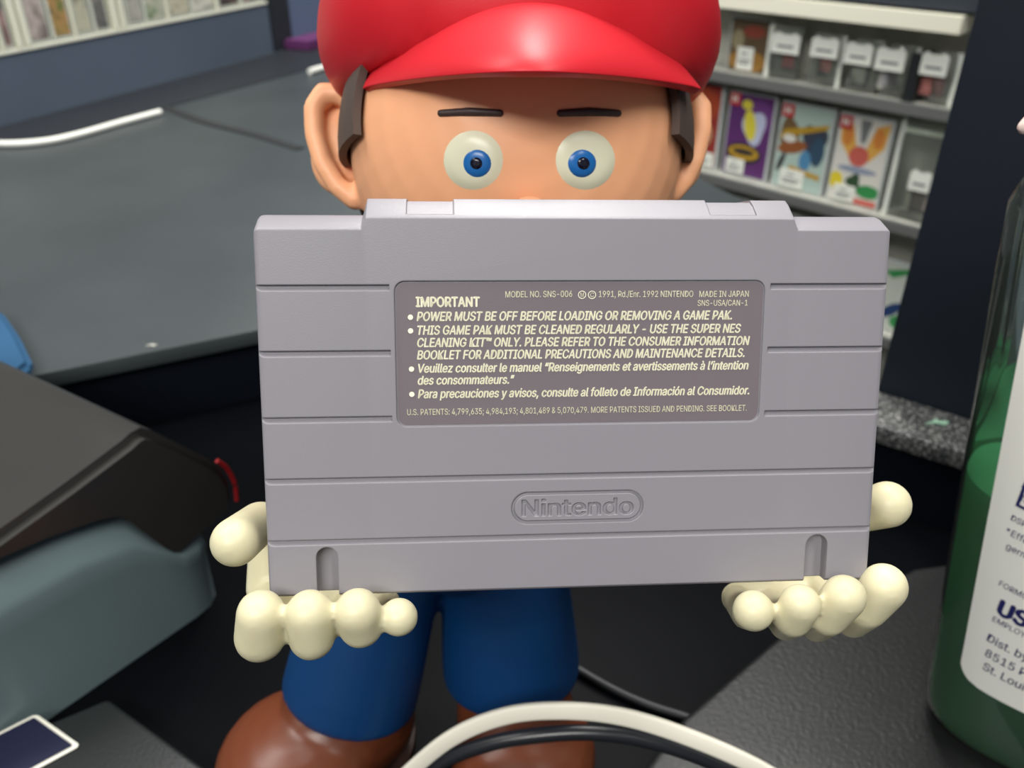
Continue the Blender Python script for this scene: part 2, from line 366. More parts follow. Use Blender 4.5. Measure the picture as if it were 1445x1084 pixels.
# ================================================================== RIGHT DISPLAY
S0 = CAM.xy.to_3d()
dS = Vector((0.70, -0.714, 0)).normalized(); nS = Vector((0.714, 0.70, 0)).normalized()
r_ = ray(1130, 200); hd = Vector((r_.x, r_.y, 0)).normalized(); PS = Vector((0, 0, 0)) + hd * 1.6
def sp(u, v): # (s,z) on the lip plane
    p = onplane(u, v, PS, nS); return (p - PS).dot(dS), p.z
def rs(s, t, z): return Vector((PS.x, PS.y, 0)) + dS * s + nS * t + Vector((0, 0, z))
def rbox(name, s0, s1, t0, t1, z0, z1, m, parent, bev=0.001):
    bm = bmesh.new(); prism(bm, [rs(s0, t0, z0), rs(s1, t0, z0), rs(s1, t1, z0), rs(s0, t1, z0)], (0, 0, z1 - z0))
    bmesh.ops.recalc_face_normals(bm, faces=bm.faces)
    if bev: bmesh.ops.bevel(bm, geom=list(bm.edges), offset=bev, segments=2, affect='EDGES')
    return from_bm(name, bm, m, parent)
zz = lambda pts: sum(sp(*p)[1] for p in pts) / len(pts)
z1 = zz([(1100, 19), (1300, 43)]); z2 = zz([(1060, 111), (1320, 155)]); z3 = zz([(1060, 268), (1180, 290)]); z4 = z3 - 0.21; z5 = z4 - 0.2
ds = thing('display_shelf', rs(0, 0.1, 0), 'grey display shelf unit with white lit top board, behind and right of the cap', 'shelf')
slat = mat('slat_grey', (190, 190, 180), 0.7, 0.2, var=0.12, vscale=40)
lip = mat('lip_grey', (104, 106, 104), 0.5)
rbox('back_panel', -0.9, 0.62, 0.10, 0.12, 0.0, 2.0, slat, ds)
rbox('header_panel', -0.9, 0.62, 0.0, 0.10, z1 + 0.030, 1.95, mat('header_dark', (52, 58, 66), 0.5), ds)
sR = sp(1359, 40)[0]
rbox('top_board', -0.9, sR, -0.01, 0.099, z1, z1 + 0.026, mat('top_board_white', (240, 238, 218), 0.35), ds)
for z in (z2, z3, z4, z5):
    rbox('shelf_board', -0.9, 0.62, 0.012, 0.099, z - 0.012, z, slat, ds)
    rbox('shelf_edge', -0.9, 0.62, 0.0, 0.0118, z - 0.016, z + 0.002, lip, ds)
sticker_m = mat('price_sticker', (235, 238, 228), 0.6)
tabred = mat('tab_red', (200, 66, 70), 0.4)
def rcase(tl, tr, bl, br, zb, label, base, shapes, sticker, tab=True, t=0.035, shell=(200, 206, 204)):
    s0 = (sp(*tl)[0] + sp(*bl)[0]) / 2; s1 = (sp(*tr)[0] + sp(*br)[0]) / 2
    h = (sp(*tl)[1] + sp(*tr)[1]) / 2 - (sp(*bl)[1] + sp(*br)[1]) / 2
    g = thing('game_case', rs((s0 + s1) / 2, t, zb), label, 'game case', 'boxed games on the display shelf')
    rbox('case_shell', s0, s1, t, t + 0.011, zb + 0.0005, zb + h, mat('shell_%d' % shell[0], shell, 0.25), g, 0.0015)
    w = s1 - s0
    bm = bmesh.new(); mats = [base]
    def poly(pts, m, lay):
        if m not in mats: mats.append(m)
        vs = [bm.verts.new(rs(s0 + w * (0.04 + 0.92 * x), t - 0.0006 - 0.00006 * lay, zb + h * (0.03 + 0.94 * y))) for x, y in pts]
        f = bm.faces.new(vs); f.material_index = mats.index(m)
    poly([(0, 0), (1, 0), (1, 1), (0, 1)], base, 0)
    for k, (m, pts) in enumerate(shapes): poly(pts, m, k + 1)
    from_bm('cover_sheet', bm, mats, g, smooth=False, normals=False)
    if tab:
        o = rbox('corner_tab', s0 + w * .04, s0 + w * .26, t - 0.0032, t - 0.0016, zb + h * .83, zb + h * .97, tabred, g, 0)
        bm = bmesh.new()
        for a, b in ((0.09, 0.13), (0.16, 0.20)):
            prism(bm, [rs(s0 + w * x, t - 0.0038, zb + h * y) for x, y in ((a, .87), (b, .87), (b, .94), (a, .94))], nS * 0.0004)
        from_bm('tab_mark', bm, sticker_m, g)
    if sticker:
        x0, y0, x1, y1 = sticker
        o = rbox('price_sticker', s0 + w * x0, s0 + w * x1, t - 0.0042, t - 0.0026, zb + h * y0, zb + h * y1, sticker_m, g, 0.0005)
        bm = bmesh.new()
        for yy, xa, xb in ((.68, .3, .6), (.4, .15, .85), (.25, .15, .75)):
            prism(bm, [rs(s0 + w * (x0 + (x1 - x0) * a), t - 0.0048, zb + h * (y0 + (y1 - y0) * b)) for a, b in ((xa, yy), (xb, yy), (xb, yy + .07), (xa, yy + .07))], nS * 0.0003)
        from_bm('barcode', bm, mat('ink_grey', (120, 124, 124), 0.7), g)
    return g
def ell(cx, cy, rx, ry, n=20, rot=0, wob=0.0):
    c, s = math.cos(rot), math.sin(rot); out = []
    for k in range(n):
        a = 2 * math.pi * k / n; f = 1 + wob * math.sin(3 * a + cx * 9); x, y = rx * f * math.cos(a), ry * f * math.sin(a)
        out.append((min(1, max(0, cx + c * x - s * y)), min(1, max(0, cy + s * x + c * y))))
    return out
ink = lambda n, c: mat('ink_' + n, c, 0.35)
pur, yel, pale, gold, dkb = ink('purple', (98, 56, 112)), ink('yellow', (226, 214, 74)), ink('pale', (196, 202, 226)), ink('gold', (190, 152, 50)), ink('dark', (58, 54, 58))
rcase((1018.5, 125), (1085, 137), (1001, 245), (1065, 260), z3, 'purple boxed game with yellow and pale blue patches on the middle display shelf', pur,
      [(ink('violet', (116, 70, 132)), ell(.7, .75, .3, .2)), (pale, ell(.62, .62, .26, .2, wob=.15)), (yel, ell(.52, .64, .13, .2, rot=.5)), (yel, ell(.4, .88, .12, .06)), (dkb, ell(.45, .28, .42, .13)), (gold, ell(.45, .29, .36, .09)), (dkb, ell(.45, .30, .26, .04))], (.12, .05, .52, .22))
teal, cop, blu = ink('mint', (178, 200, 190)), ink('copper', (150, 92, 56)), ink('blue', (86, 140, 180))
rcase((1092, 137), (1167.5, 150.7), (1073, 260), (1147, 277.5), z3, 'pale mint boxed game with gold bar and dark blue patch on the middle display shelf', teal,
      [(ink('slate', (66, 72, 86)), ell(.72, .62, .24, .2, wob=.2)), (ink('umber', (120, 96, 66)), ell(.2, .66, .2, .18, wob=.1)), (gold, [(.0, .58), (.95, .78), (.98, .84), (.1, .70)]), (cop, ell(.3, .50, .3, .08, rot=.15)), (ink('white', (226, 226, 216)), ell(.22, .60, .14, .05)), (ink('slate2', (60, 84, 104)), ell(.82, .5, .14, .18)), (blu, ell(.6, .36, .12, .13)), (dkb, ell(.12, .30, .05, .14, rot=-.5)), (gold, [(.3, .22), (.95, .16), (.95, .22), (.3, .28)])], (.18, .04, .64, .25))
org, cor, wht, grn = ink('orange', (232, 178, 88)), ink('coral', (206, 104, 92)), ink('offwhite', (224, 222, 212)), ink('green', (62, 146, 84))
rcase((1172.7, 154), (1255, 168), (1152, 281), (1224, 298), z3, 'white boxed game with orange wing shapes and green base on the middle display shelf', wht,
      [(org, [(.02, .98), (.06, .70), (.3, .52), (.48, .48), (.40, .66), (.28, .90)]), (org, [(.98, .98), (.94, .70), (.7, .52), (.5, .48), (.60, .66), (.72, .92)]), (ink('grey', (110, 100, 100)), [(.4, .98), (.62, .98), (.55, .72), (.46, .72)]), (cor, ell(.48, .56, .2, .12)), (ink('amber', (222, 140, 70)), ell(.2, .78, .1, .12)), (ink('amber', (222, 140, 70)), ell(.8, .8, .1, .12)), (ink('bluegrey', (150, 160, 180)), ell(.5, .40, .4, .04)), (ink('lemon', (230, 210, 60)), ell(.12, .24, .14, .1)), (grn, ell(.8, .17, .24, .08)), (ink('darkgreen', (60, 86, 62)), ell(.48, .26, .14, .09, wob=.2)), (cor, [(.4, 0), (1, 0), (1, .07), (.4, .07)])], (.16, .04, .56, .22))
rcase((940, 108), (1011, 121), (925, 228), (993, 244), z3, 'red boxed game partly hidden behind the figurine ear', ink('brick', (150, 60, 52)), [(ink('tan', (190, 150, 110)), ell(.6, .4, .3, .2)), (ink('rust', (170, 74, 50)), ell(.6, .75, .4, .2))], (.55, .04, .95, .2), tab=False)
rcase((1022, 24), (1081, 33), (1006, 100), (1062, 112), z2, 'brown and amber boxed game at the left of the upper display shelf', ink('brown', (96, 80, 60)), [(ink('amber2', (160, 120, 60)), ell(.5, .2, .5, .22)), (ink('rust2', (140, 70, 56)), ell(.6, .78, .3, .12)), (ink('khaki', (150, 140, 110)), ell(.2, .6, .16, .2))], (.26, .06, .66, .48), tab=False)
film = clear_mat('clear_bag_film', (242, 246, 240), 0.12, 0.10, 0.35)
sealm = mat('bag_seal_glint', (232, 236, 226), 0.3)  # near-white: side strips paint the highlight streaks of the clear bag edges
def bag(u0, u1, vtop, vbot, zb, label, t, header=None, seal=None, grp='clear bags on the display shelf'):
    s0 = sp(u0, vbot)[0]; s1 = sp(u1, vbot)[0]; zt = sp((u0 + u1) / 2, vtop)[1]
    g = thing('clear_bag', rs((s0 + s1) / 2, t, zb), label, 'bag', grp)
    # a pillow shaped film pouch
    bm = bmesh.new(); N = 8; grid = {}
    for side in (0, 1):
        for i in range(N + 1):
            for j in range(N + 1):
                x, y = i / N, j / N; b = 0.008 * (math.sin(math.pi * x) * math.sin(math.pi * y)) ** 0.5
                wob = 0.0015 * math.sin(7 * x + 5 * y + s0 * 40)
                grid[side, i, j] = bm.verts.new(rs(s0 + (s1 - s0) * x, t + (b if side else -b) + wob, zb + 0.001 + (zt - zb) * y))
        for i in range(N):
            for j in range(N): bm.faces.new([grid[side, i, j], grid[side, i + 1, j], grid[side, i + 1, j + 1], grid[side, i, j + 1]])
    from_bm('film', bm, film, g, 80, normals=False)
    if seal == 'left': rbox('seal_glint', s0 - 0.003, s0 + 0.005, t - 0.004, t + 0.004, zb + 0.001, zt, sealm, g, 0.001)
    if seal == 'right': rbox('seal_glint', s1 - 0.006, s1, t - 0.004, t + 0.004, zb + 0.001, zt, sealm, g, 0.001)
    if seal == 'top': 
        rbox('seal_glint', s0, s1, t - 0.004, t + 0.004, zt - 0.03, zt - 0.022, sealm, g, 0.001)
        rbox('side_seal', s0 - 0.002, s0 + 0.006, t - 0.004, t + 0.004, zb + 0.001, zt, sealm, g, 0.001)
    if header:
        a, zc, w, h = header; s, z = sp(a, zc); k = 1.6 / F
        bm = bmesh.new()
        prism(bm, [rs(s + x * w * k, t - 0.0165, z + y * h * k) for x, y in ((-.5, -.5), (.5, -.5), (.5, .35), (.3, .5), (.15, .4), (-.15, .4), (-.3, .5), (-.5, .35))], nS * 0.001)
        from_bm('price_label', bm, sticker_m, g)
        bm = bmesh.new()
        prism(bm, [rs(s + x * w * k, t - 0.0172, z + y * h * k) for x, y in ((-.3, -.22), (.3, -.22), (.3, -.1), (-.3, -.1))], nS * 0.0004)
        from_bm('barcode', bm, mat('ink_grey', (120, 124, 124), 0.7), g)
    return g
def cart_in_bag(u, v, w, h, body, face, zb, t, label):
    s, z = sp(u, v); k = 1.6 / F; w *= k; h *= k
    g = thing('game_card', rs(s, t, z - h / 2), label, 'game card')
    rbox('card_shell', s - w / 2, s + w / 2, t - 0.003, t + 0.003, z - h / 2, z + h / 2, body, g, 0.001)
    rbox('card_sticker', s - w * .36, s + w * .36, t - 0.0042, t - 0.0031, z - h * .3, z + h * .38, face, g, 0)
G1, G2 = mat('card_grey', (96, 98, 98), 0.5), mat('card_light', (196, 196, 186), 0.5)
bag(1066, 1110, 38, 120, z2, 'clear bag with white label and dark red game card, first from the left', 0.03, (1103, 62, 40, 26), 'left')
cart_in_bag(1101, 90, 22, 24, mat('card_dark', (70, 60, 60), .5), mat('card_red', (190, 96, 92), .5), z2, 0.03, 'dark game card with red sticker in the leftmost clear bag')
bag(1124, 1170, 50, 132, z2, 'clear bag with white label and green edged game card, second from the left', 0.03, (1158, 68, 37, 25), 'right')
cart_in_bag(1154, 96, 22, 26, mat('card_green', (86, 110, 92), .5), mat('card_pink', (190, 110, 104), .5), z2, 0.03, 'green game card with red sticker in the second clear bag')
bag(1178, 1222, 58, 142, z2, 'clear bag with white label and square grey game card, third from the left', 0.03, (1206, 77, 35, 26), None)
cart_in_bag(1199, 111, 28, 28, G1, G2, z2, 0.03, 'square grey game card in the third clear bag')
bag(1226, 1272, 66, 150, z2, 'clear bag with white label and pale game card, left of the black divider', 0.03, (1251, 85, 36, 27), 'right')
cart_in_bag(1245, 114, 28, 28, G2, mat('card_lilac', (176, 172, 178), .5), z2, 0.03, 'pale game card in the clear bag left of the black divider')
bag(1293, 1330, 75, 158, z2, 'clear bag with white label and red game card, right of the black divider', 0.03, (1313, 92, 32, 26), 'right')
cart_in_bag(1305, 123, 28, 26, mat('card_rose', (172, 112, 106), .5), mat('card_rose2', (186, 120, 112), .5), z2, 0.03, 'red game card in the clear bag right of the black divider')
s, z = sp(1280, 126)
tag(rbox('shelf_divider', s - 0.011, s + 0.007, 0.0125, 0.06, z2 + 0.0005, z2 + 0.075, mat('divider_black', (30, 34, 36), .5), None), 'small black upright divider on the upper display shelf', 'divider')
bag(1232, 1304, 163, 318, z3, 'tall clear zip bag standing at the right end of the middle display shelf', 0.03, (1293, 258, 26, 26), 'top')
cart_in_bag(1288, 291, 26, 30, mat('card_ash', (120, 116, 110), .5), mat('card_ash2', (160, 150, 144), .5), z3, 0.03, 'grey game card low in the tall clear zip bag')
rcase((1196, 312), (1296, 332), (1178, 412), (1276, 434), z4, 'white boxed game with green and blue marks on the lower display shelf', ink('mist', (200, 206, 196)), [(grn, [(.55, .86), (.95, .98), (.98, .92), (.7, .78)]), (ink('deepblue', (44, 66, 110)), ell(.78, .3, .2, .08, rot=.7)), (grn, ell(.9, .15, .1, .1))], None, tab=False)
rcase((1072, 285), (1150, 300), (1055, 400), (1130, 415), z4, 'dark red boxed game on the lower display shelf, hidden by the cartridge', ink('brick2', (96, 50, 46)), [(ink('tan2', (150, 140, 120)), ell(.2, .9, .2, .1))], None, tab=False)
rcase((975, 268), (1060, 283), (960, 380), (1040, 395), z4, 'taupe boxed game on the lower display shelf, below the purple one', ink('taupe', (140, 128, 114)), [(ink('char', (80, 80, 76)), ell(.8, .8, .16, .16)), (ink('rose3', (160, 110, 96)), ell(.3, .75, .2, .18))], None, tab=False)

# ================================================================== CARTRIDGE
r1 = Vector((0.99701835, 0.01170383, 0.07627217)); r2 = Vector((0.00037816, 0.98767778, -0.15650065)); tt = Vector((14.8, -46.7336, 194.2938)) / 1000
cw = lambda c: RT * c.x + UP * c.y + FW * c.z
X1 = cw(r1).normalized(); Z1 = cw(r2); Z1 = (Z1 - X1 * X1.dot(Z1)).normalized(); Y1 = Z1.cross(X1)
MC = Matrix.Translation(CAM + cw(tt)) @ Matrix((X1, Y1, Z1)).transposed().to_4x4()
HI = ((49.0880440, -1.15417418, -4524.25015), (-1.58990907, 51.0911166, 14886.5633), (-0.016964428, 0.0386629518, 313.813103))
def face(u, v):
    x, y = u - 722.5, 542 - v; q = [a * x + b * y + c for a, b, c in HI]; return q[0] / q[2], q[1] / q[2]
MMC = MC @ Matrix.Scale(0.001, 4)   # millimetres on the cartridge
cartm = mat('grey_abs', (140, 137, 143), 0.40, 0.5, bump=0.10, bscale=4200, bevel=0.00042)
cg = bpy.data.objects.new('game_cartridge', None); COL.objects.link(cg); cg.matrix_world = MC; cg.empty_display_size = .02
tag(cg, 'grey plastic game cartridge, back label showing, held up by the figurine', 'game cartridge')
profA = [(0.6, 0), (0, 0.6), (0, 80.6), (0.3, 81), (4.2, 83.2), (6.2, 83.8), (17, 83.8), (19.6, 82), (20, 80), (20, 0.6), (19.4, 0)]
profB = [(0.6, 0), (0, 0.6), (0, 83.0), (0.3, 83.4), (3.6, 86.2), (5.6, 87.3), (17, 87.3), (19.6, 85.5), (20, 83.5), (20, 0.6), (19.4, 0)]
def sec(x, prof, ins=0.0):
    cy = 10; cz = 41; out = []
    for y, z in prof:
        out.append(Vector((x, y + (ins if y < cy else -ins), z + (ins if z < cz else -ins))))
    return out
XS = [(-69, profA, 1.0), (-68.7, profA, .4), (-68.2, profA, .1), (-67.6, profA, 0), (-46.6, profA, 0), (-45.6, profB, .05), (-45.0, profB, 0), (46.0, profB, 0), (46.7, profB, .05), (47.6, profA, 0), (67.6, profA, 0), (68.2, profA, .1), (68.7, profA, .4), (69, profA, 1.0)]
bm = bmesh.new(); loft(bm, [sec(*x) for x in XS]); bmesh.ops.recalc_face_normals(bm, faces=bm.faces)
bmesh.ops.triangulate(bm, faces=[f for f in bm.faces if len(f.verts) > 4])
body = from_bm('shell', bm, cartm, None, 25)
def cut(o, cb, solver='EXACT'):
    bmesh.ops.recalc_face_normals(cb, faces=cb.faces)
    me = bpy.data.meshes.new('cutter'); cb.to_mesh(me); cb.free(); c = bpy.data.objects.new('cutter', me); COL.objects.link(c)
    m = o.modifiers.new('b', 'BOOLEAN'); m.operation = 'DIFFERENCE'; m.object = c; m.solver = solver; m.use_self = True
    n0 = len(o.data.polygons); bake(o, 25); print('cut', n0, len(o.data.polygons)); bpy.data.objects.remove(c); bpy.data.meshes.remove(me)
def groove(cb, x0, x1, zc):
    prism(cb, [Vector((x0, -1.0, zc + .62)), Vector((x0, .75, zc + .5)), Vector((x0, .85, zc - .05)), Vector((x0, 0.0, zc - .75)), Vector((x0, -1, zc - .75 - .9))], (x1 - x0, 0, 0))
LX0, LX1, LZ0, LZ1 = 28.0 - 68, 108.9 - 68, 38.3, 69.9
cb = bmesh.new()
for z in (68.6, 54.6, 40.2): groove(cb, -71, LX0 - 1.0, z); groove(cb, LX1 + 1.2, 71, z)
for z in (26.6, 12.6): groove(cb, -71, 71, z)
cut(body, cb)
cb = bmesh.new(); prism(cb, [Vector((x, -1, z)) for x, z in rrect(LX0, LZ0, LX1, LZ1, 2.2)], (0, 1.45, 0)); cut(body, cb)
cb = bmesh.new()
for a, b in ((9.6, 14.4), (121.4, 126.6)):
    c = (a + b) / 2 - 68; w = (b - a) / 2
    pts = [(c - w, -2), (c + w, -2)] + [(c + w * math.cos(t * math.pi / 10), 11.4 - w + w * math.sin(t * math.pi / 10)) for t in range(11)]
    prism(cb, [Vector((x, -1, z)) for x, z in pts], (0, 4.2, 0))
cut(body, cb)
cb = bmesh.new()
for a, b in ((-37.2, -27.2), (28.3, 38.6)):
    prism(cb, [Vector((a, 0.9, 89)), Vector((a, 0.9, 83.5)), Vector((a, 3.7, 85.8)), Vector((a, 5.7, 86.8)), Vector((a, 17.5, 86.8)), Vector((a, 17.5, 89))], (b - a, 0, 0))
cut(body, cb)
# debossed pill outline and word: a pocket filled by a finely modelled plate
PX0, PX1, PZ0, PZ1 = 53.0 - 68, 83.0 - 68, 15.6, 23.0
cb = bmesh.new(); prism(cb, [Vector((x, -1, z)) for x, z in rrect(PX0, PZ0, PX1, PZ1, 3.69, 12)], (0, 2.6, 0)); cut(body, cb)
import numpy as np
from mathutils.bvhtree import BVHTree
me = text_pts('Nintendo', PX0 + 2.5, PX1 - 2.4, 3.75, res=4)
TB_ = BVHTree.FromPolygons([v.co.copy() for v in me.vertices], [tuple(p.vertices) for p in me.polygons])
st = 0.065; nx = int((PX1 - PX0) / st) + 3; nz = int((PZ1 - PZ0) / st) + 3
gx = PX0 - st + np.arange(nx) * st; gz = PZ0 - st + np.arange(nz) * st
ins_ = np.zeros((nz, nx))
for j in range(nz):
    if not (17.0 < gz[j] < 21.9): continue
    for i in range(nx):
        if TB_.ray_cast(Vector((gx[i], gz[j] - 17.4, 1)), Vector((0, 0, -1)))[0] is not None: ins_[j, i] = 1
for dj, di in ((0, 2), (0, -2), (1, 0), (-1, 0)): ins_ = np.maximum(ins_, np.roll(np.roll(ins_, dj, 0), di, 1)) if di else ins_
for _ in range(2): ins_ = (ins_ * 2 + np.roll(ins_, 1, 0) + np.roll(ins_, -1, 0) + np.roll(ins_, 1, 1) + np.roll(ins_, -1, 1)) / 6
cxm = np.clip(gx, PX0 + 3.7, PX1 - 3.7); czm = (PZ0 + PZ1) / 2
dist = 3.7 - np.sqrt((gx[None, :] - cxm[None, :]) ** 2 + (gz[:, None] - czm) ** 2)
gr_ = np.clip((0.85 - dist) / 0.30, 0, 1); gr_ = gr_ * gr_ * (3 - 2 * gr_)
dep = 0.55 * gr_ + 0.60 * ins_
bm = bmesh.new(); vv = {}
for j in range(nz):
    for i in range(nx):
        if dist[j, i] > -st * 1.2: vv[j, i] = bm.verts.new((gx[i], dep[j, i], gz[j]))
for j in range(nz - 1):
    for i in range(nx - 1):
        q = [vv.get(k) for k in ((j, i), (j, i + 1), (j + 1, i + 1), (j + 1, i))]
        if all(q): bm.faces.new(q)
logo = from_bm('debossed_logo', bm, mat('grey_abs_logo', (140, 137, 143), 0.40, 0.5), None, 60, normals=False)
def to_cart(o):
    o.data.transform(Matrix.Scale(0.001, 4)); o.parent = cg
to_cart(body); to_cart(logo)
# label
lab = mat('label_ink', (116, 107, 112), 0.4, 0.4, bump=0.1, bscale=3000)
bm = bmesh.new(); prism(bm, [Vector((x, 0.30, z)) for x, z in rrect(LX0 + .35, LZ0 + .35, LX1 - .35, LZ1 - .35, 1.9)], (0, 0.14, 0))
label = from_bm('back_label', bm, lab); to_cart(label)
inkm = mat('label_cream_ink', (255, 250, 222), 0.5)
LINES = [("IMPORTANT", 585.6, 433.7, 675.8, 433, 13.4, 'B'),
 ("MODEL NO. SNS-006", 711.8, 419.9, 806, 418.6, 8.6, 'T'), ("1991, Rd./Enr. 1992 NINTENDO", 843.5, 418.6, 977, 417.6, 8.6, 'T'),
 ("MADE IN JAPAN", 985.6, 417.8, 1055.6, 417, 8.6, 'T'), ("SNS-USA/CAN-1", 983, 430.3, 1054, 429.4, 8.2, 'T'),
 ("POWER MUST BE OFF BEFORE LOADING OR REMOVING A GAME PAK.", 586.7, 453.6, 1031.7, 449, 12.4, 'I'),
 ("THIS GAME PAK MUST BE CLEANED REGULARLY - USE THE SUPER NES", 587.5, 473, 1044, 467.6, 12.4, 'I'),
 ("CLEANING KIT\u2122 ONLY. PLEASE REFER TO THE CONSUMER INFORMATION", 587, 490.3, 1056.5, 485, 12.4, 'I'),
 ("BOOKLET FOR ADDITIONAL PRECAUTIONS AND MAINTENANCE DETAILS.", 586.5, 507.7, 1049, 502, 12.4, 'I'),
 ("Veuillez consulter le manuel \u201cRenseignements et avertissements \u00e0 l\u2019intention", 588, 526.4, 1054.4, 519.6, 12.2, 'I'),
 ("des consommateurs.\u201d", 587, 543.3, 723.5, 541.3, 12.2, 'I'),
 ("Para precauciones y avisos, consulte al folleto de Informaci\u00f3n al Consumidor.", 587, 562.4, 1055.4, 555, 12.2, 'I'),
 ("U.S. PATENTS: 4,799,635; 4,984,193; 4,801,489 & 5,070,479. MORE PATENTS ISSUED AND PENDING. SEE BOOKLET.", 571.8, 586.4, 1051.4, 578.3, 8.6, 'T')]
bm = bmesh.new()
def add_text(me, fn):
    for v in me.vertices: v.co = fn(v.co)
    bm.from_mesh(me); bpy.data.meshes.remove(me)
for s, ua, va, ub, vb, cap, st in LINES:
    xa, za = face(ua, va); xb, zb = face(ub, vb)
    k = dict(B=dict(bold=0.036), I=dict(bold=0.027, shear=0.2), T=dict(bold=0.006))[st]
    me = text_pts(s, xa, xb, cap * 0.1535, **k)
    add_text(me, lambda c: Vector((c.x, 0.18, c.y + za + (zb - za) * (c.x - xa) / (xb - xa))))
for u, v in ((578, 448.5), (578, 467.7), (578.6, 521.5), (578.6, 557)):
    x, z = face(u, v); bm.faces.new([bm.verts.new((x + .58 * math.cos(a * .5236), 0.18, z + .58 * math.sin(a * .5236))) for a in range(12)])
for u, v, ch in ((820, 415.6, 'M'), (834, 415.6, 'C')):
    x, z = face(u, v)
    for a in range(24):
        q = [(x + r * math.cos(b * math.pi / 12), .18, z + r * math.sin(b * math.pi / 12)) for b, r in ((a, .88), (a + 1, .88), (a + 1, .74), (a, .74))]
        bm.faces.new([bm.verts.new(p) for p in q])
    me = text_pts(ch, x - .40, x + .40, .95, bold=0.004); add_text(me, lambda c: Vector((c.x, .18, c.y + z - .47)))
for f in bm.faces: f.normal_update()
for f in bm.faces:
    if f.normal.y > 0: f.normal_flip()
let = from_bm('lettering', bm, inkm, None, smooth=False, normals=False); let.data.transform(Matrix.Scale(0.001, 4)); let.parent = label

# ================================================================== FIGURINE
HD = 0.278; K = HD / F
HC = atd(728, 208, HD)
VF = Matrix((RT, UP, -FW)).transposed()      # frame that faces the viewer
fg = thing('toy_figure', atz(640, 1000, DESK), 'plain vinyl toy figure in red cap and blue suit holding up the cartridge', 'figurine')
skin = mat('skin_vinyl', (244, 178, 134), 0.45, 0.4, sss=0.15)
hairm = mat('hair_brown', (84, 72, 66), 0.55, 0.3)
capm = mat('cap_red', (200, 30, 42), 0.45, 0.4, bump=0.06, bscale=1500)
glovem = mat('glove_cream', (212, 205, 170), 0.42, 0.4, sss=0.12, var=0.06, vscale=90)
suitm = mat('suit_blue', (2, 54, 102), 0.5, 0.4)
shoem = mat('shoe_brown', (104, 54, 32), 0.35, 0.45)
bm = bmesh.new()
HR = Vector((0.0535, 0.055, 0.052))
ball(bm, HC, HR, VF, 40)
ball(bm, HC + UP * -0.016 + FW * 0.006, (0.047, 0.040, 0.046), VF, 32)
ball(bm, atd(748, 305, 0.2275), 0.0055)     # small nose
# ears: rim and hollow
for side, pts, c, rr in ((-1, [(505, 150), (480, 133), (456, 131), (443, 152), (444, 190), (456, 230), (476, 262), (500, 282), (515, 280)], (480, 205), (24, 62)), (1, [(940, 150), (958, 138), (978, 137), (990, 152), (990, 185), (980, 225), (965, 255), (948, 274), (935, 276)], (958, 205), (20, 58))):
    dd = HD + 0.006
    P = [atd(u, v, dd - 0.005) for u, v in pts]
    for a, b in zip(P, P[1:]): capsule(bm, a, 0.0034, b, 0.0034)
    M = VF @ Matrix.Rotation(side * math.radians(14), 3, 'Z')
    ball(bm, atd(c[0] - side * 10, c[1], dd + 0.003), (rr[0] * 2.2 * K, rr[1] * K * 1.22, 0.0062), M, 32)
capsule(bm, HC - UP * 0.03, 0.018, HC - UP * 0.08 + FW * 0.01, 0.017)
head = blob('head', bm, skin, fg, 0.0011, 5)
# eyes: simple round
from mathutils.bvhtree import BVHTree
HB = BVHTree.FromPolygons([v.co.copy() for v in head.data.vertices], [tuple(p.vertices) for p in head.data.polygons])
def on_head(u, v, off=0.0):
    """where the line of sight through (u, v) meets the face"""
    p, n, i, d = HB.ray_cast(CAM + ray(u, v) * 0.15, ray(u, v).normalized()); return p + n * off, n
def patch(name, u, v, ru, rv, lift, m, parent, n=28, rings=6):
    """slightly domed disc fitted to the face"""
    bm = bmesh.new(); prev = None; c, nn = on_head(u, v, lift)
    cv = bm.verts.new(c)
    for k in range(1, rings + 1):
        f = k / rings; ring = []
        for a in range(n):
            t = 2 * math.pi * a / n; p, nn = on_head(u + ru * f * math.cos(t), v + rv * f * math.sin(t), lift * (1 - f ** 4) + 0.0001 * (f < 1))
            ring.append(bm.verts.new(p))
        for a in range(n):
            b = (a + 1) % n
            if prev: bm.faces.new([prev[a], prev[b], ring[b], ring[a]])
            else: bm.faces.new([cv, ring[b], ring[a]])
        prev = ring
    low = []
    for a in range(n):
        t = 2 * math.pi * a / n; p, nn = on_head(u + ru * math.cos(t), v + rv * math.sin(t), -0.0015); low.append(bm.verts.new(p))
    for a in range(n): b = (a + 1) % n; bm.faces.new([prev[a], prev[b], low[b], low[a]])
    o = from_bm(name, bm, m, None, 60)
    o.parent = parent
    if parent.type == 'EMPTY': o.matrix_parent_inverse = parent.matrix_basis.inverted()
    return o
eyew = mat('eye_white', (226, 224, 196), 0.35); iris = mat('iris_blue', (30, 104, 176), 0.3); pupil = mat('pupil_black', (18, 20, 36), 0.2); glint = mat('eye_dot', (240, 240, 235), 0.3)
for u in (668, 826):
    e = patch('eye', u, 226, 42, 42, 0.0010, eyew, fg)
    s = 1 if u < 720 else -1
    for nm, du, r, lf, m in (('iris', 6, 24, 0.0016, iris), ('pupil', 6, 12, 0.0021, pupil)):
        patch(nm, u + s * du, 230, r, r, lf, m, e)
browm = mat('brow_brown', (62, 48, 46), 0.5)
for u0, u1 in ((622, 706), (790, 872)):
    bm = bmesh.new(); capsule(bm, on_head(u0, 160, 0.0002)[0], 0.0010, on_head((u0 + u1) / 2, 158, 0.0002)[0], 0.0012); capsule(bm, on_head((u0 + u1) / 2, 158, 0.0002)[0], 0.0012, on_head(u1, 160, 0.0002)[0], 0.0010)
    blob('eyebrow', bm, browm, fg, 0.0004, 4)
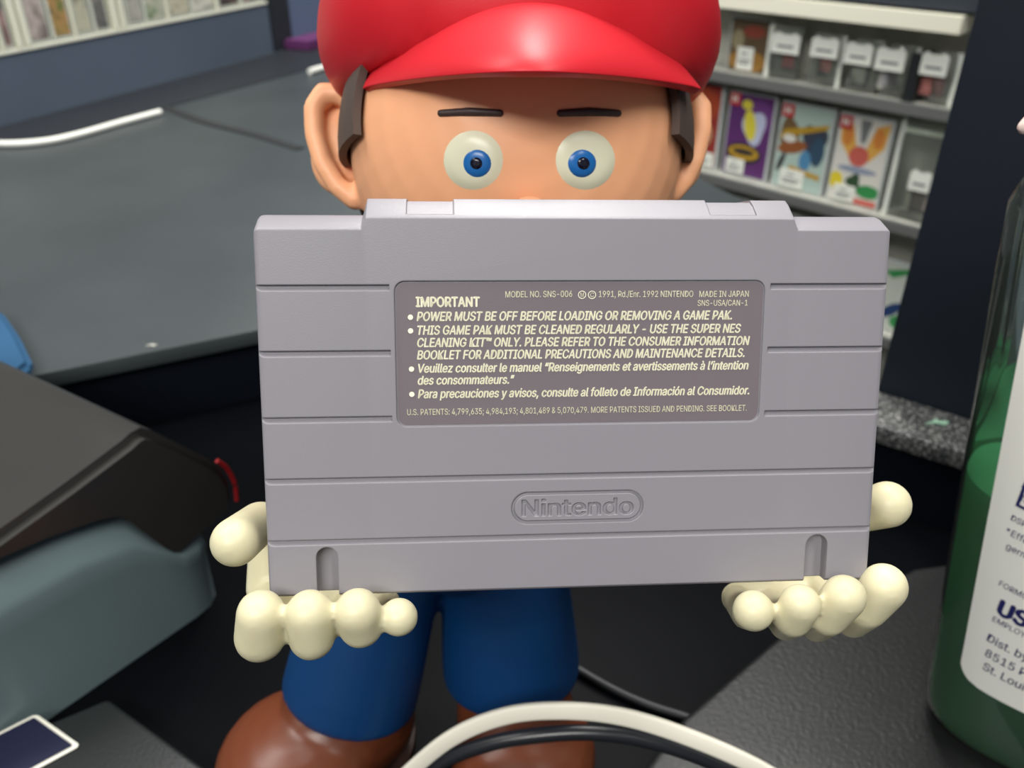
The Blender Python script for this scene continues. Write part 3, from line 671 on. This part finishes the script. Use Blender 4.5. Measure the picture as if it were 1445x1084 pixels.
# short hair at the temples and back of the head
bm = bmesh.new(); VT = VF.transposed()
ball(bm, HC, HR * 1.022, VF, 64)
kill = []
for f in bm.faces:
    q = VT @ (f.calc_center_median() - HC)
    ang = math.atan2(abs(q.x), q.z); lowlim = -0.006 if ang < math.radians(100) else -0.030
    if ang < math.radians(58) or q.y < lowlim: kill.append(f)
bmesh.ops.delete(bm, geom=kill, context='FACES')
hair = from_bm('hair', bm, hairm, fg, 60); sm = hair.modifiers.new('s', 'SOLIDIFY'); sm.thickness = 0.0025; sm.offset = 1; bake(hair, 60)
# cap: soft crown with panel seams, brim, top button
CC = atd(732, 70, HD + 0.004); CR = Vector((0.0655, 0.056, 0.0625))
bm = bmesh.new(); ball(bm, CC, CR, VF, 64)
for v in bm.verts:
    q = VT @ (v.co - CC)
    if q.y < 0: 
        f = min(1, -q.y / 0.02); q.x *= 1 - 0.07 * f * f; q.z *= 1 - 0.04 * f * f
    az = math.atan2(q.z, q.x); sgroove = 0.0009 * math.exp(-(((az / (math.pi / 3) + 0.5) % 1 - 0.5) * 16) ** 2)
    q2 = q * (1 - sgroove / max(q.length, 1e-4)) ; q2.y = max(q2.y, -0.0195)
    v.co = CC + VF @ q2
cap = from_bm('cap', bm, capm, fg, 60)
bm = bmesh.new(); N, Mm = 40, 12; gr = []
for j in range(Mm + 1):
    s = j / Mm; row = []
    for i in range(N + 1):
        t = i / N; sn = math.sin(math.pi * t)
        iu, iv, idp = 524 + 450 * t, 112 - 106 * sn ** 0.8 + 4 * t, HD - 0.026 - 0.028 * sn
        ou, ov, odp = 517 + 468 * t, 128 - 24 * sn ** 0.7 + 2 * t, HD - 0.030 - 0.050 * sn
        u = iu + (ou - iu) * s; v = iv + (ov - iv) * s ; d = idp + (odp - idp) * (math.sin(s * math.pi / 2))
        row.append(bm.verts.new(atd(u, v, d)))
    gr.append(row)
for j in range(Mm):
    for i in range(N): bm.faces.new([gr[j][i], gr[j][i + 1], gr[j + 1][i + 1], gr[j + 1][i]])
brim = from_bm('brim', bm, capm, None, 60); brim.parent = cap
sm = brim.modifiers.new('s', 'SOLIDIFY'); sm.thickness = 0.0028; sm.offset = 0
sm = brim.modifiers.new('v', 'BEVEL'); sm.width = 0.0011; sm.segments = 3; sm.limit_method = 'ANGLE'
bake(brim, 60)
bm = bmesh.new(); ball(bm, CC + UP * CR.y, (0.006, 0.003, 0.006), VF, 24); b_ = from_bm('button', bm, capm, None); b_.parent = cap
# suit: torso, arms and trouser legs in one skin
hemL = atz(492, 985, DESK + 0.040); hemR = atz(722, 950, DESK + 0.040)
SHc = HC - UP * 0.075 + FW * 0.022
PV = Vector(((hemL.x + hemR.x) / 2 + 0.012, (hemL.y + hemR.y) / 2 + 0.02, DESK + 0.130))
PL = atd(394, 780, 0.222); PR = atd(1180, 775, 0.232)
bm = bmesh.new()
capsule(bm, SHc, 0.026, PV, 0.040)
def leg(h, r, hip):
    d = (hip - h).normalized()
    n = 30; rings = []
    a = d.cross(Vector((0, 1, 0))).normalized(); b = d.cross(a)
    for f, rr in ((0, r * 1.0), (0.03, r * 1.06), (0.15, r * 1.05), (0.5, r * .96), (1, r * 1.0)):
        rings.append([h + (hip - h) * f + (a * math.cos(2 * math.pi * k / n) + b * math.sin(2 * math.pi * k / n)) * rr for k in range(n)])
    loft(bm, rings)
leg(hemL, 0.0275, PV + Vector((-0.022, -0.002, 0))); leg(hemR, 0.0285, PV + Vector((0.018, 0, 0)))
for P_, sx in ((PL, -1), (PR, 1)):
    sh = SHc + RT * sx * 0.028 - UP * 0.01; el = (sh + P_) / 2 + Vector((sx * -0.004, 0.03, -0.016))
    capsule(bm, sh, 0.016, el, 0.015); capsule(bm, el, 0.014, P_ + (el - P_) * 0.40, 0.012)
blob('suit', bm, suitm, fg, 0.0015, 6)
# shoes
for (hem, toe, nm, w) in ((hemL, atz(420, 1078, DESK + 0.024), 'l', 1.0), (hemR, atz(738, 1062, DESK + 0.022), 'r', .92)):
    bm = bmesh.new(); hl = Vector((hem.x, hem.y, DESK + 0.023)); hl += (hl - toe).normalized() * 0.006
    ball(bm, toe, (0.034 * w, 0.036 * w, 0.0225)); capsule(bm, hl, 0.0235, (hl + toe) / 2 + Vector((0, 0, .003)), 0.0265); capsule(bm, hl + Vector((0, 0, .008)), .024, Vector((hem.x, hem.y, DESK + .034)), .0235)
    bm2 = bm
    for v in bm2.verts: v.co.z = max(v.co.z, DESK + 0.004)
    sh = blob('shoe', bm2, shoem, fg, 0.0014, 8)
    pts = []
    ax = (toe - hl).normalized(); sd = Vector((-ax.y, ax.x, 0)); L = (toe - hl).length
    for k in range(36):
        a = 2 * math.pi * k / 36; c, s = math.cos(a), math.sin(a); f = (c + 1) / 2
        pts.append(hl + ax * (L * f + c * (0.024 + 0.011 * f)) + sd * s * (0.023 + 0.011 * f))
    o = flatprism('sole', pts, DESK + 0.0003, DESK + 0.005, mat('sole_dark', (58, 34, 24), 0.6), None, 0.0008); o.parent = sh
# hands
def hand(name, fingers, palm):
    bm = bmesh.new()
    for chain in fingers + palm:
        pr = None
        for (u, v, d, r) in chain:
            p = atd(u, v, d); rr = r * d / F
            if pr: capsule(bm, pr[0], pr[1], p, rr)
            pr = (p, rr)
    return blob(name, bm, glovem, fg, 0.00065, 4, 0.5)
bz = lambda u, v: None
# left hand: four fingers under and in front of the cartridge bottom, thumb beside it
hand('hand', [
    [(392, 826, 0.228, 26), (366, 905, 0.206, 26), (367, 898, 0.1850, 36), (368, 866, 0.1815, 34)],
    [(436, 850, 0.226, 22), (440, 908, 0.204, 22), (440, 898, 0.1840, 33), (437, 866, 0.1810, 34)],
    [(490, 850, 0.226, 20), (508, 890, 0.204, 22), (509, 882, 0.1845, 32), (505, 863, 0.1815, 33)],
    [(540, 850, 0.224, 18), (556, 872, 0.204, 19), (563, 871, 0.1850, 27)],
    [(398, 740, 0.226, 30), (366, 738, 0.212, 30), (332, 765, 0.192, 35)]],
   [[(408, 712, 0.230, 30), (390, 760, 0.230, 38), (380, 830, 0.228, 32)], [(380, 832, 0.228, 30), (470, 846, 0.229, 28), (545, 850, 0.228, 20)], [(420, 770, 0.235, 44), (470, 810, 0.24, 36)]])
hand('hand', [
    [(1040, 846, 0.226, 20), (1052, 868, 0.206, 20), (1063, 862, 0.190, 29)],
    [(1085, 850, 0.228, 20), (1108, 882, 0.208, 22), (1119, 872, 0.1915, 27), (1129, 853, 0.1885, 29)],
    [(1120, 850, 0.230, 22), (1152, 884, 0.210, 22), (1169, 869, 0.1935, 28), (1191, 842, 0.1895, 31)],
    [(1160, 835, 0.230, 24), (1203, 876, 0.212, 24), (1222, 857, 0.202, 30), (1247, 828, 0.198, 33)],
    [(1180, 730, 0.232, 26), (1222, 722, 0.226, 28), (1252, 712, 0.220, 33)]],
   [[(1180, 720, 0.236, 30), (1186, 770, 0.236, 34), (1176, 836, 0.232, 30)], [(1040, 844, 0.230, 22), (1110, 848, 0.232, 28), (1180, 838, 0.232, 28)], [(1150, 770, 0.24, 44), (1110, 810, 0.242, 36)]])

# ================================================================== MACHINE AT LEFT
mb = thing('counter_machine', (-0.2, 0.33, DESK), 'grey counter machine with glossy black hinged lid at the left', 'machine')
tealm = mat('machine_teal', (112, 130, 132), 0.36, 0.5, bump=0.05, bscale=1500)
lidm = mat('lid_black', (44, 43, 41), 0.28, 0.9, var=0.08, vscale=14)
KB = atz(303, 850, DESK); KA = atz(-10, 1066, DESK); dA = (KA - KB).normalized(); nA = Vector((-dA.y, dA.x, 0)); nA = nA if nA.x > 0 else -nA   # nA faces the camera side
dB = -nA
prof = [(0.0, 0.001), (0.0015, 0.0), (0.002, 0.058), (0.0042, 0.070), (0.0032, 0.075), (-0.003, 0.086), (-0.010, 0.094), (-0.20, 0.094), (-0.20, 0.0)]
bm = bmesh.new()
def mrow(s, ins=0.0, f=1.0): return [KB + dA * s + nA * (y - ins if y > -.1 else y + ins) + Vector((0, 0, z * f)) for y, z in prof]
loft(bm, [mrow(-.006, .014, .56), mrow(-.004, .006, .56), mrow(.003, .001, .57), mrow(.012, 0, .60), mrow(.024, 0, .78), mrow(.034, 0, .92), mrow(.06, 0, 1.0), mrow(.32, 0, 1.05)])
from_bm('machine_body', bm, tealm, mb, 50)
pl = lambda u, v: onplane(u, v, KB + nA * .004, nA)
q2 = pl(206, 607); p3 = pl(300, 650); p4 = pl(329, 684); rh = pl(332, 708)
top = [pl(-70, 807), pl(0, 757), pl(100, 686), pl(180, 626), pl(192, 615), q2, pl(222, 611), p3, pl(318, 664), p4, rh]
low = [pl(255, 779), pl(246, 780), pl(236, 775), pl(195, 745), pl(180, 733), pl(165, 729), pl(140, 734), pl(70, 758), pl(0, 788), pl(-70, 822)]
ev = atz(0, 512, q2.z) - q2; ev *= .22 / ev.length
bm = bmesh.new(); prism(bm, top + low, ev); bmesh.ops.recalc_face_normals(bm, faces=bm.faces); bm.edges.ensure_lookup_table(); bm.verts.ensure_lookup_table()
nt_ = len(top); fr = set(bm.verts[:nt_])
bmesh.ops.bevel(bm, geom=[e for e in bm.edges if e.verts[0] in fr and e.verts[1] in fr], offset=0.0042, segments=4, affect='EDGES', clamp_overlap=True)
lid = from_bm('machine_lid', bm, lidm, mb, 42)
print('MACH', [(round((q-KB).dot(dA),3), round(q.z-DESK,3)) for q in top + low], ev)
bm = bmesh.new(); tube(bm, [q + RT * .0008 + UP * .0006 for q in (pl(304, 652), pl(318, 663), p4, rh)], 0.0012)
o = from_bm('indicator_strip', bm, mat('red_strip', (128, 22, 24), 0.3), mb); o['label'] = 'red strip on the lid corner'

# ================================================================== BLACK BOX WITH STICKER, PAD, CABLES
bt = atz(152, 984, DESK + .012); be = atz(300, 1090, DESK + .012); dbx = (be - bt).normalized(); nbx = Vector((dbx.y, -dbx.x, 0)); nbx = nbx if nbx.x < 0 else -nbx
o = thing('black_case', bt, 'flat black textured case with a navy sticker at the bottom left corner', 'case')
o.location.z = DESK
def clear_of(p, d=.006):
    k = (p - KB).dot(nA); return p + nA * max(0, d - k)
flatprism('case_body', [clear_of(bt), be + dbx * .01, be + dbx * .01 + nbx * .16, clear_of(KB + dA * .28), clear_of(KB + dA * .12)], DESK + .0005, DESK + .012, mat('case_black', (34, 37, 37), .38, .4, bump=.4, bscale=700), o, .003, 3)
k0 = atz(114, 1053, DESK + .0125); k1 = atz(80, 1029, DESK + .0125) - k0; k2 = atz(55, 1085, DESK + .0125) - k0
k1.normalize(); k2.normalize(); L1 = ((k0 - KB).dot(nA) - .0065) / -k1.dot(nA)
def stick(name, ins, z0, th, m, r):
    bm = bmesh.new(); prism(bm, [k0 + k1 * a + k2 * b_ + Vector((0, 0, z0)) for a, b_ in rrect(ins, ins, L1 - ins, .06 - ins, r)], (0, 0, th)); from_bm(name, bm, m, o)
stick('sticker_border', 0, 0, .0005, mat('sticker_white', (232, 230, 216), .5), .0022)
stick('sticker_face', .0019, .0007, .0003, mat('sticker_navy', (22, 24, 52), .4), .001)
pm = mat('leatherette', (28, 29, 29), 0.42, 0.35, bump=0.75, bscale=420)
pp = [atz(u, v, DESK + .012) for u, v in ((890, 1105), (963, 1011), (1094, 900), (1130, 880), (1290, 800), (1445, 780), (1560, 900), (1560, 1150), (1000, 1200))]
o = flatprism('leather_pad', pp, DESK + .0004, DESK + .012, pm, None, .004, 4)
tag(o, 'black leatherette pad on the desk under the sanitizer bottle', 'pad')
bm = bmesh.new()
tube(bm, [atd(u, v, d) for u, v, d in ((520, 1150, .345), (575, 1092, .335), (640, 1040, .325), (715, 1010, .318), (795, 1003, .315), (880, 1012, .315), (970, 1040, .318), (1070, 1084, .325), (1160, 1140, .335))], 0.003, flat=(.0031, .0019, -FW), smooth=8, n=16)
tag(from_bm('cable', bm, mat('flat_cable_white', (226, 222, 206), .45), None, 50), 'white flat cable arching in front of the brown shoes', 'cable')
bm = bmesh.new()
tube(bm, [atd(u, v, d) for u, v, d in ((560, 1130, .345), (620, 1078, .338), (690, 1050, .332), (760, 1038, .328), (830, 1034, .326), (900, 1042, .326), (980, 1066, .328), (1060, 1104, .335), (1120, 1150, .342))], 0.0030, smooth=8)
tag(from_bm('cable', bm, mat('cable_black', (34, 36, 40), .3), None, 50), 'round black cable running just under the white cable', 'cable')
bm = bmesh.new(); tube(bm, [atz(u, v, DESK + .003) for u, v in ((812, 942), (860, 970), (915, 995), (985, 1018), (1060, 1050))], 0.0022)  # thin tube added as the edge line of a dark tray
tag(from_bm('cord', bm, mat('tray_edge_black', (22, 24, 28), .5)), 'thin black tube drawn for a dark tray edge right of the blue trouser leg', 'cord')

# ================================================================== SANITIZER BOTTLE
az = math.radians(42.3); AX = Vector((math.sin(az), math.cos(az), 0)) * 0.335
BZ = DESK + .0125
TB = Vector((0.777, -0.629, 0)); NB = Vector((-0.629, -0.777, 0))
bo = thing('sanitizer_bottle', AX + Vector((0, 0, BZ)), 'clear bottle of green hand sanitizer with white label at the right edge', 'bottle')
KZ = [(0, .030, .020), (.003, .035, .024), (.010, .038, .027), (.022, .0395, .029), (.06, .044, .030), (.12, .0515, .031), (.18, .059, .031), (.215, .0635, .030), (.236, .0655, .029), (.252, .061, .027), (.264, .046, .023), (.270, .029, .019), (.274, .016, .016), (.290, .015, .015)]
def wd(z):
    for (a, w0, d0), (b, w1, d1) in zip(KZ, KZ[1:]):
        if a <= z <= b: f = (z - a) / (b - a); return w0 + (w1 - w0) * f, d0 + (d1 - d0) * f
    return KZ[-1][1:]
def bring(z, ins=0.0, n=64):
    w, d = wd(z); w -= ins; d -= ins; out = []
    e = 2 / 2.6
    for k in range(n):
        a = 2 * math.pi * k / n; c, s = math.cos(a), math.sin(a)
        out.append(AX + Vector((0, 0, BZ + z)) + TB * w * math.copysign(abs(c) ** e, c) + NB * d * math.copysign(abs(s) ** e, s))
    return out
zl = [0, .003, .006, .010, .016, .022, .04, .06, .09, .12, .15, .18, .20, .215, .227, .236, .245, .252, .259, .264, .267, .270, .274, .290]
shellm = clear_mat('bottle_plastic', (236, 246, 240), 0.05, 0.05, 0.45, (200, 220, 205))
bm = bmesh.new(); loft(bm, [bring(z) for z in zl], True)
from_bm('bottle_shell', bm, shellm, bo, 60)
lm = bpy.data.materials.new('green_gel'); lm.use_nodes = True; nt = lm.node_tree; b = nt.nodes['Principled BSDF']
b.inputs['Base Color'].default_value = (*lin((150, 240, 180)), 1); b.inputs['Transmission Weight'].default_value = 0.95; b.inputs['IOR'].default_value = 1.25; b.inputs['Roughness'].default_value = 0.05
tr = nt.nodes.new('ShaderNodeBsdfTranslucent'); tr.inputs[0].default_value = (*lin((120, 250, 165)), 1)
mx = nt.nodes.new('ShaderNodeMixShader'); mx.inputs[0].default_value = 0.86
df = nt.nodes.new('ShaderNodeBsdfDiffuse'); df.inputs[0].default_value = (*lin((120, 238, 165)), 1)
m2 = nt.nodes.new('ShaderNodeMixShader'); m2.inputs[0].default_value = 0.75; nt.links.new(tr.outputs[0], m2.inputs[1]); nt.links.new(df.outputs[0], m2.inputs[2])
nt.links.new(b.outputs[0], mx.inputs[1]); nt.links.new(m2.outputs[0], mx.inputs[2]); nt.links.new(mx.outputs[0], nt.nodes['Material Output'].inputs[0])
bm = bmesh.new(); loft(bm, [bring(z, .0016) for z in (.002, .005, .010, .016, .022, .04, .06, .09, .11, .130)], True)
from_bm('green_gel', bm, lm, bo, 60)
# label on the front
def bsurf(s, z, off=0.0):
    """s = distance from the label centre across the front (flat projection), z height"""
    w, d = wd(z); x = max(-.999, min(.999, s / w)); y = d * (1 - abs(x) ** 2.6) ** (1 / 2.6)
    return AX + Vector((0, 0, BZ + z)) + TB * s + NB * (y + off)
LZb, LZt = .043, .218
def lhw(z): return wd(z)[0] - 0.0152
bm = bmesh.new(); NX, NZ = 28, 160; g = []
for j in range(NZ + 1):
    z = LZb + (LZt - LZb) * j / NZ; hw = lhw(z); edge = min(z - LZb, LZt - z)
    if edge < .008: hw -= .008 - math.sqrt(max(0, .008 ** 2 - (.008 - edge) ** 2))
    g.append([bm.verts.new(bsurf(hw * (2 * i / NX - 1), z, .0006)) for i in range(NX + 1)])
for j in range(NZ):
    for i in range(NX): bm.faces.new([g[j][i], g[j][i + 1], g[j + 1][i + 1], g[j + 1][i]])
labm = mat('bottle_label_paper', (236, 236, 228), .45)
bl = from_bm('bottle_label', bm, labm, bo, 60)
inkn = mat('label_navy_ink', (30, 34, 92), .5)
bm = bmesh.new()
def btext(s, x0, x1, z, cap, bold=0.0):
    me = text_pts(s, x0, x1, cap, bold=bold); add_text(me, lambda c: bsurf(c.x, z + c.y, .0010))
def brect(x0, z0, x1, z1, n=10):
    for k in range(n):
        a = [bsurf(x0 + (x1 - x0) * (k + i) / n, zz_, .0010) for i, zz_ in ((0, z0), (1, z0), (1, z1), (0, z1))]
        bm.faces.new([bm.verts.new(p) for p in a])
BT = []
def bput(s, u, v, capx, bold=0.0, width=None):
    """writing starting at the place the photo shows it, in label coordinates"""
    P0 = AX + NB * wd(.08)[1]; p = onplane(u, v, P0, NB); s0 = (p - AX).dot(TB); z0 = p.z - BZ; k = (p - CAM).dot(FW) / F
    BT.append((s, s0, z0, k)); cap = capx * k; text_pts('H', 0, 1, 1)
    me = text_mesh(s, bold=bold); xs = [q.co.x for q in me.vertices]; w = (max(xs) - min(xs)); bpy.data.meshes.remove(me)
    x1 = s0 + (width * k if width else w * cap / _FH['H', False] * .82)
    btext(s, s0, x1, z0, cap, bold)
bput('DSP-', 1425, 736, 9.5); bput('*Effective', 1417, 755, 11); bput('germs', 1418, 776, 11)
bput('FORMULATED', 1408, 828, 9.5); bput('USA', 1404, 866, 26, .05); bput('EMPLOYEE', 1399, 878, 9.5)
bput('Dist. by: Vi', 1391, 906, 14, .006); bput('8515 Page', 1388, 927, 14, .006); bput('St. Louis, M', 1385, 946, 14, .006)
bput('a', 1440, 690, 11); bput('fr', 1438, 708, 11)
# box outline
P0 = AX + NB * wd(.12)[1]; pA = onplane(1431, 717, P0, NB); s0 = (pA - AX).dot(TB); zb_ = pA.z - BZ
brect(s0, zb_, s0 + .07, zb_ + .0012, 20)
for k in range(20): brect(s0, zb_ + .0025 * k, s0 + .0011, zb_ + .0025 * (k + 1), 1)
for f in bm.faces:
    f.normal_update()
    if f.normal.dot(NB) < 0: f.normal_flip()
o = from_bm('bottle_lettering', bm, inkn, None, smooth=False, normals=False); o.parent = bl
# pump
pk = mat('pump_pale', (236, 214, 206), .35)
bm = bmesh.new(); n = 32
loft(bm, [[AX + Vector((r * math.cos(2 * math.pi * k / n), r * math.sin(2 * math.pi * k / n), BZ + z)) for k in range(n)] for r, z in ((.0175, .275), (.018, .277), (.018, .295), (.0165, .298), (.008, .299), (.007, .308))])
from_bm('pump_collar', bm, pk, bo)
tip = atd(1441, 196, (AX + Vector((0, 0, BZ + .28)) - CAM).dot(FW) - 0.012)
bm = bmesh.new(); hp = AX + Vector((0, 0, BZ + .313))
capsule(bm, hp + Vector((0, 0, -.004)), .010, hp + Vector((0, 0, .006)), .009)
knee = Vector((tip.x, tip.y, hp.z)) ; 
capsule(bm, hp, .0075, knee.lerp(hp, .12) + Vector((0, 0, .002)), .006); capsule(bm, knee.lerp(hp, .12) + Vector((0, 0, .002)), .006, tip + Vector((.010, 0, .014)), .0045); capsule(bm, tip + Vector((.010, 0, .014)), .0045, tip + Vector((0, 0, .003)), .0022)
blob('pump_head', bm, pk, bo, .0012, 4)
print('LABELTEXT', BT)
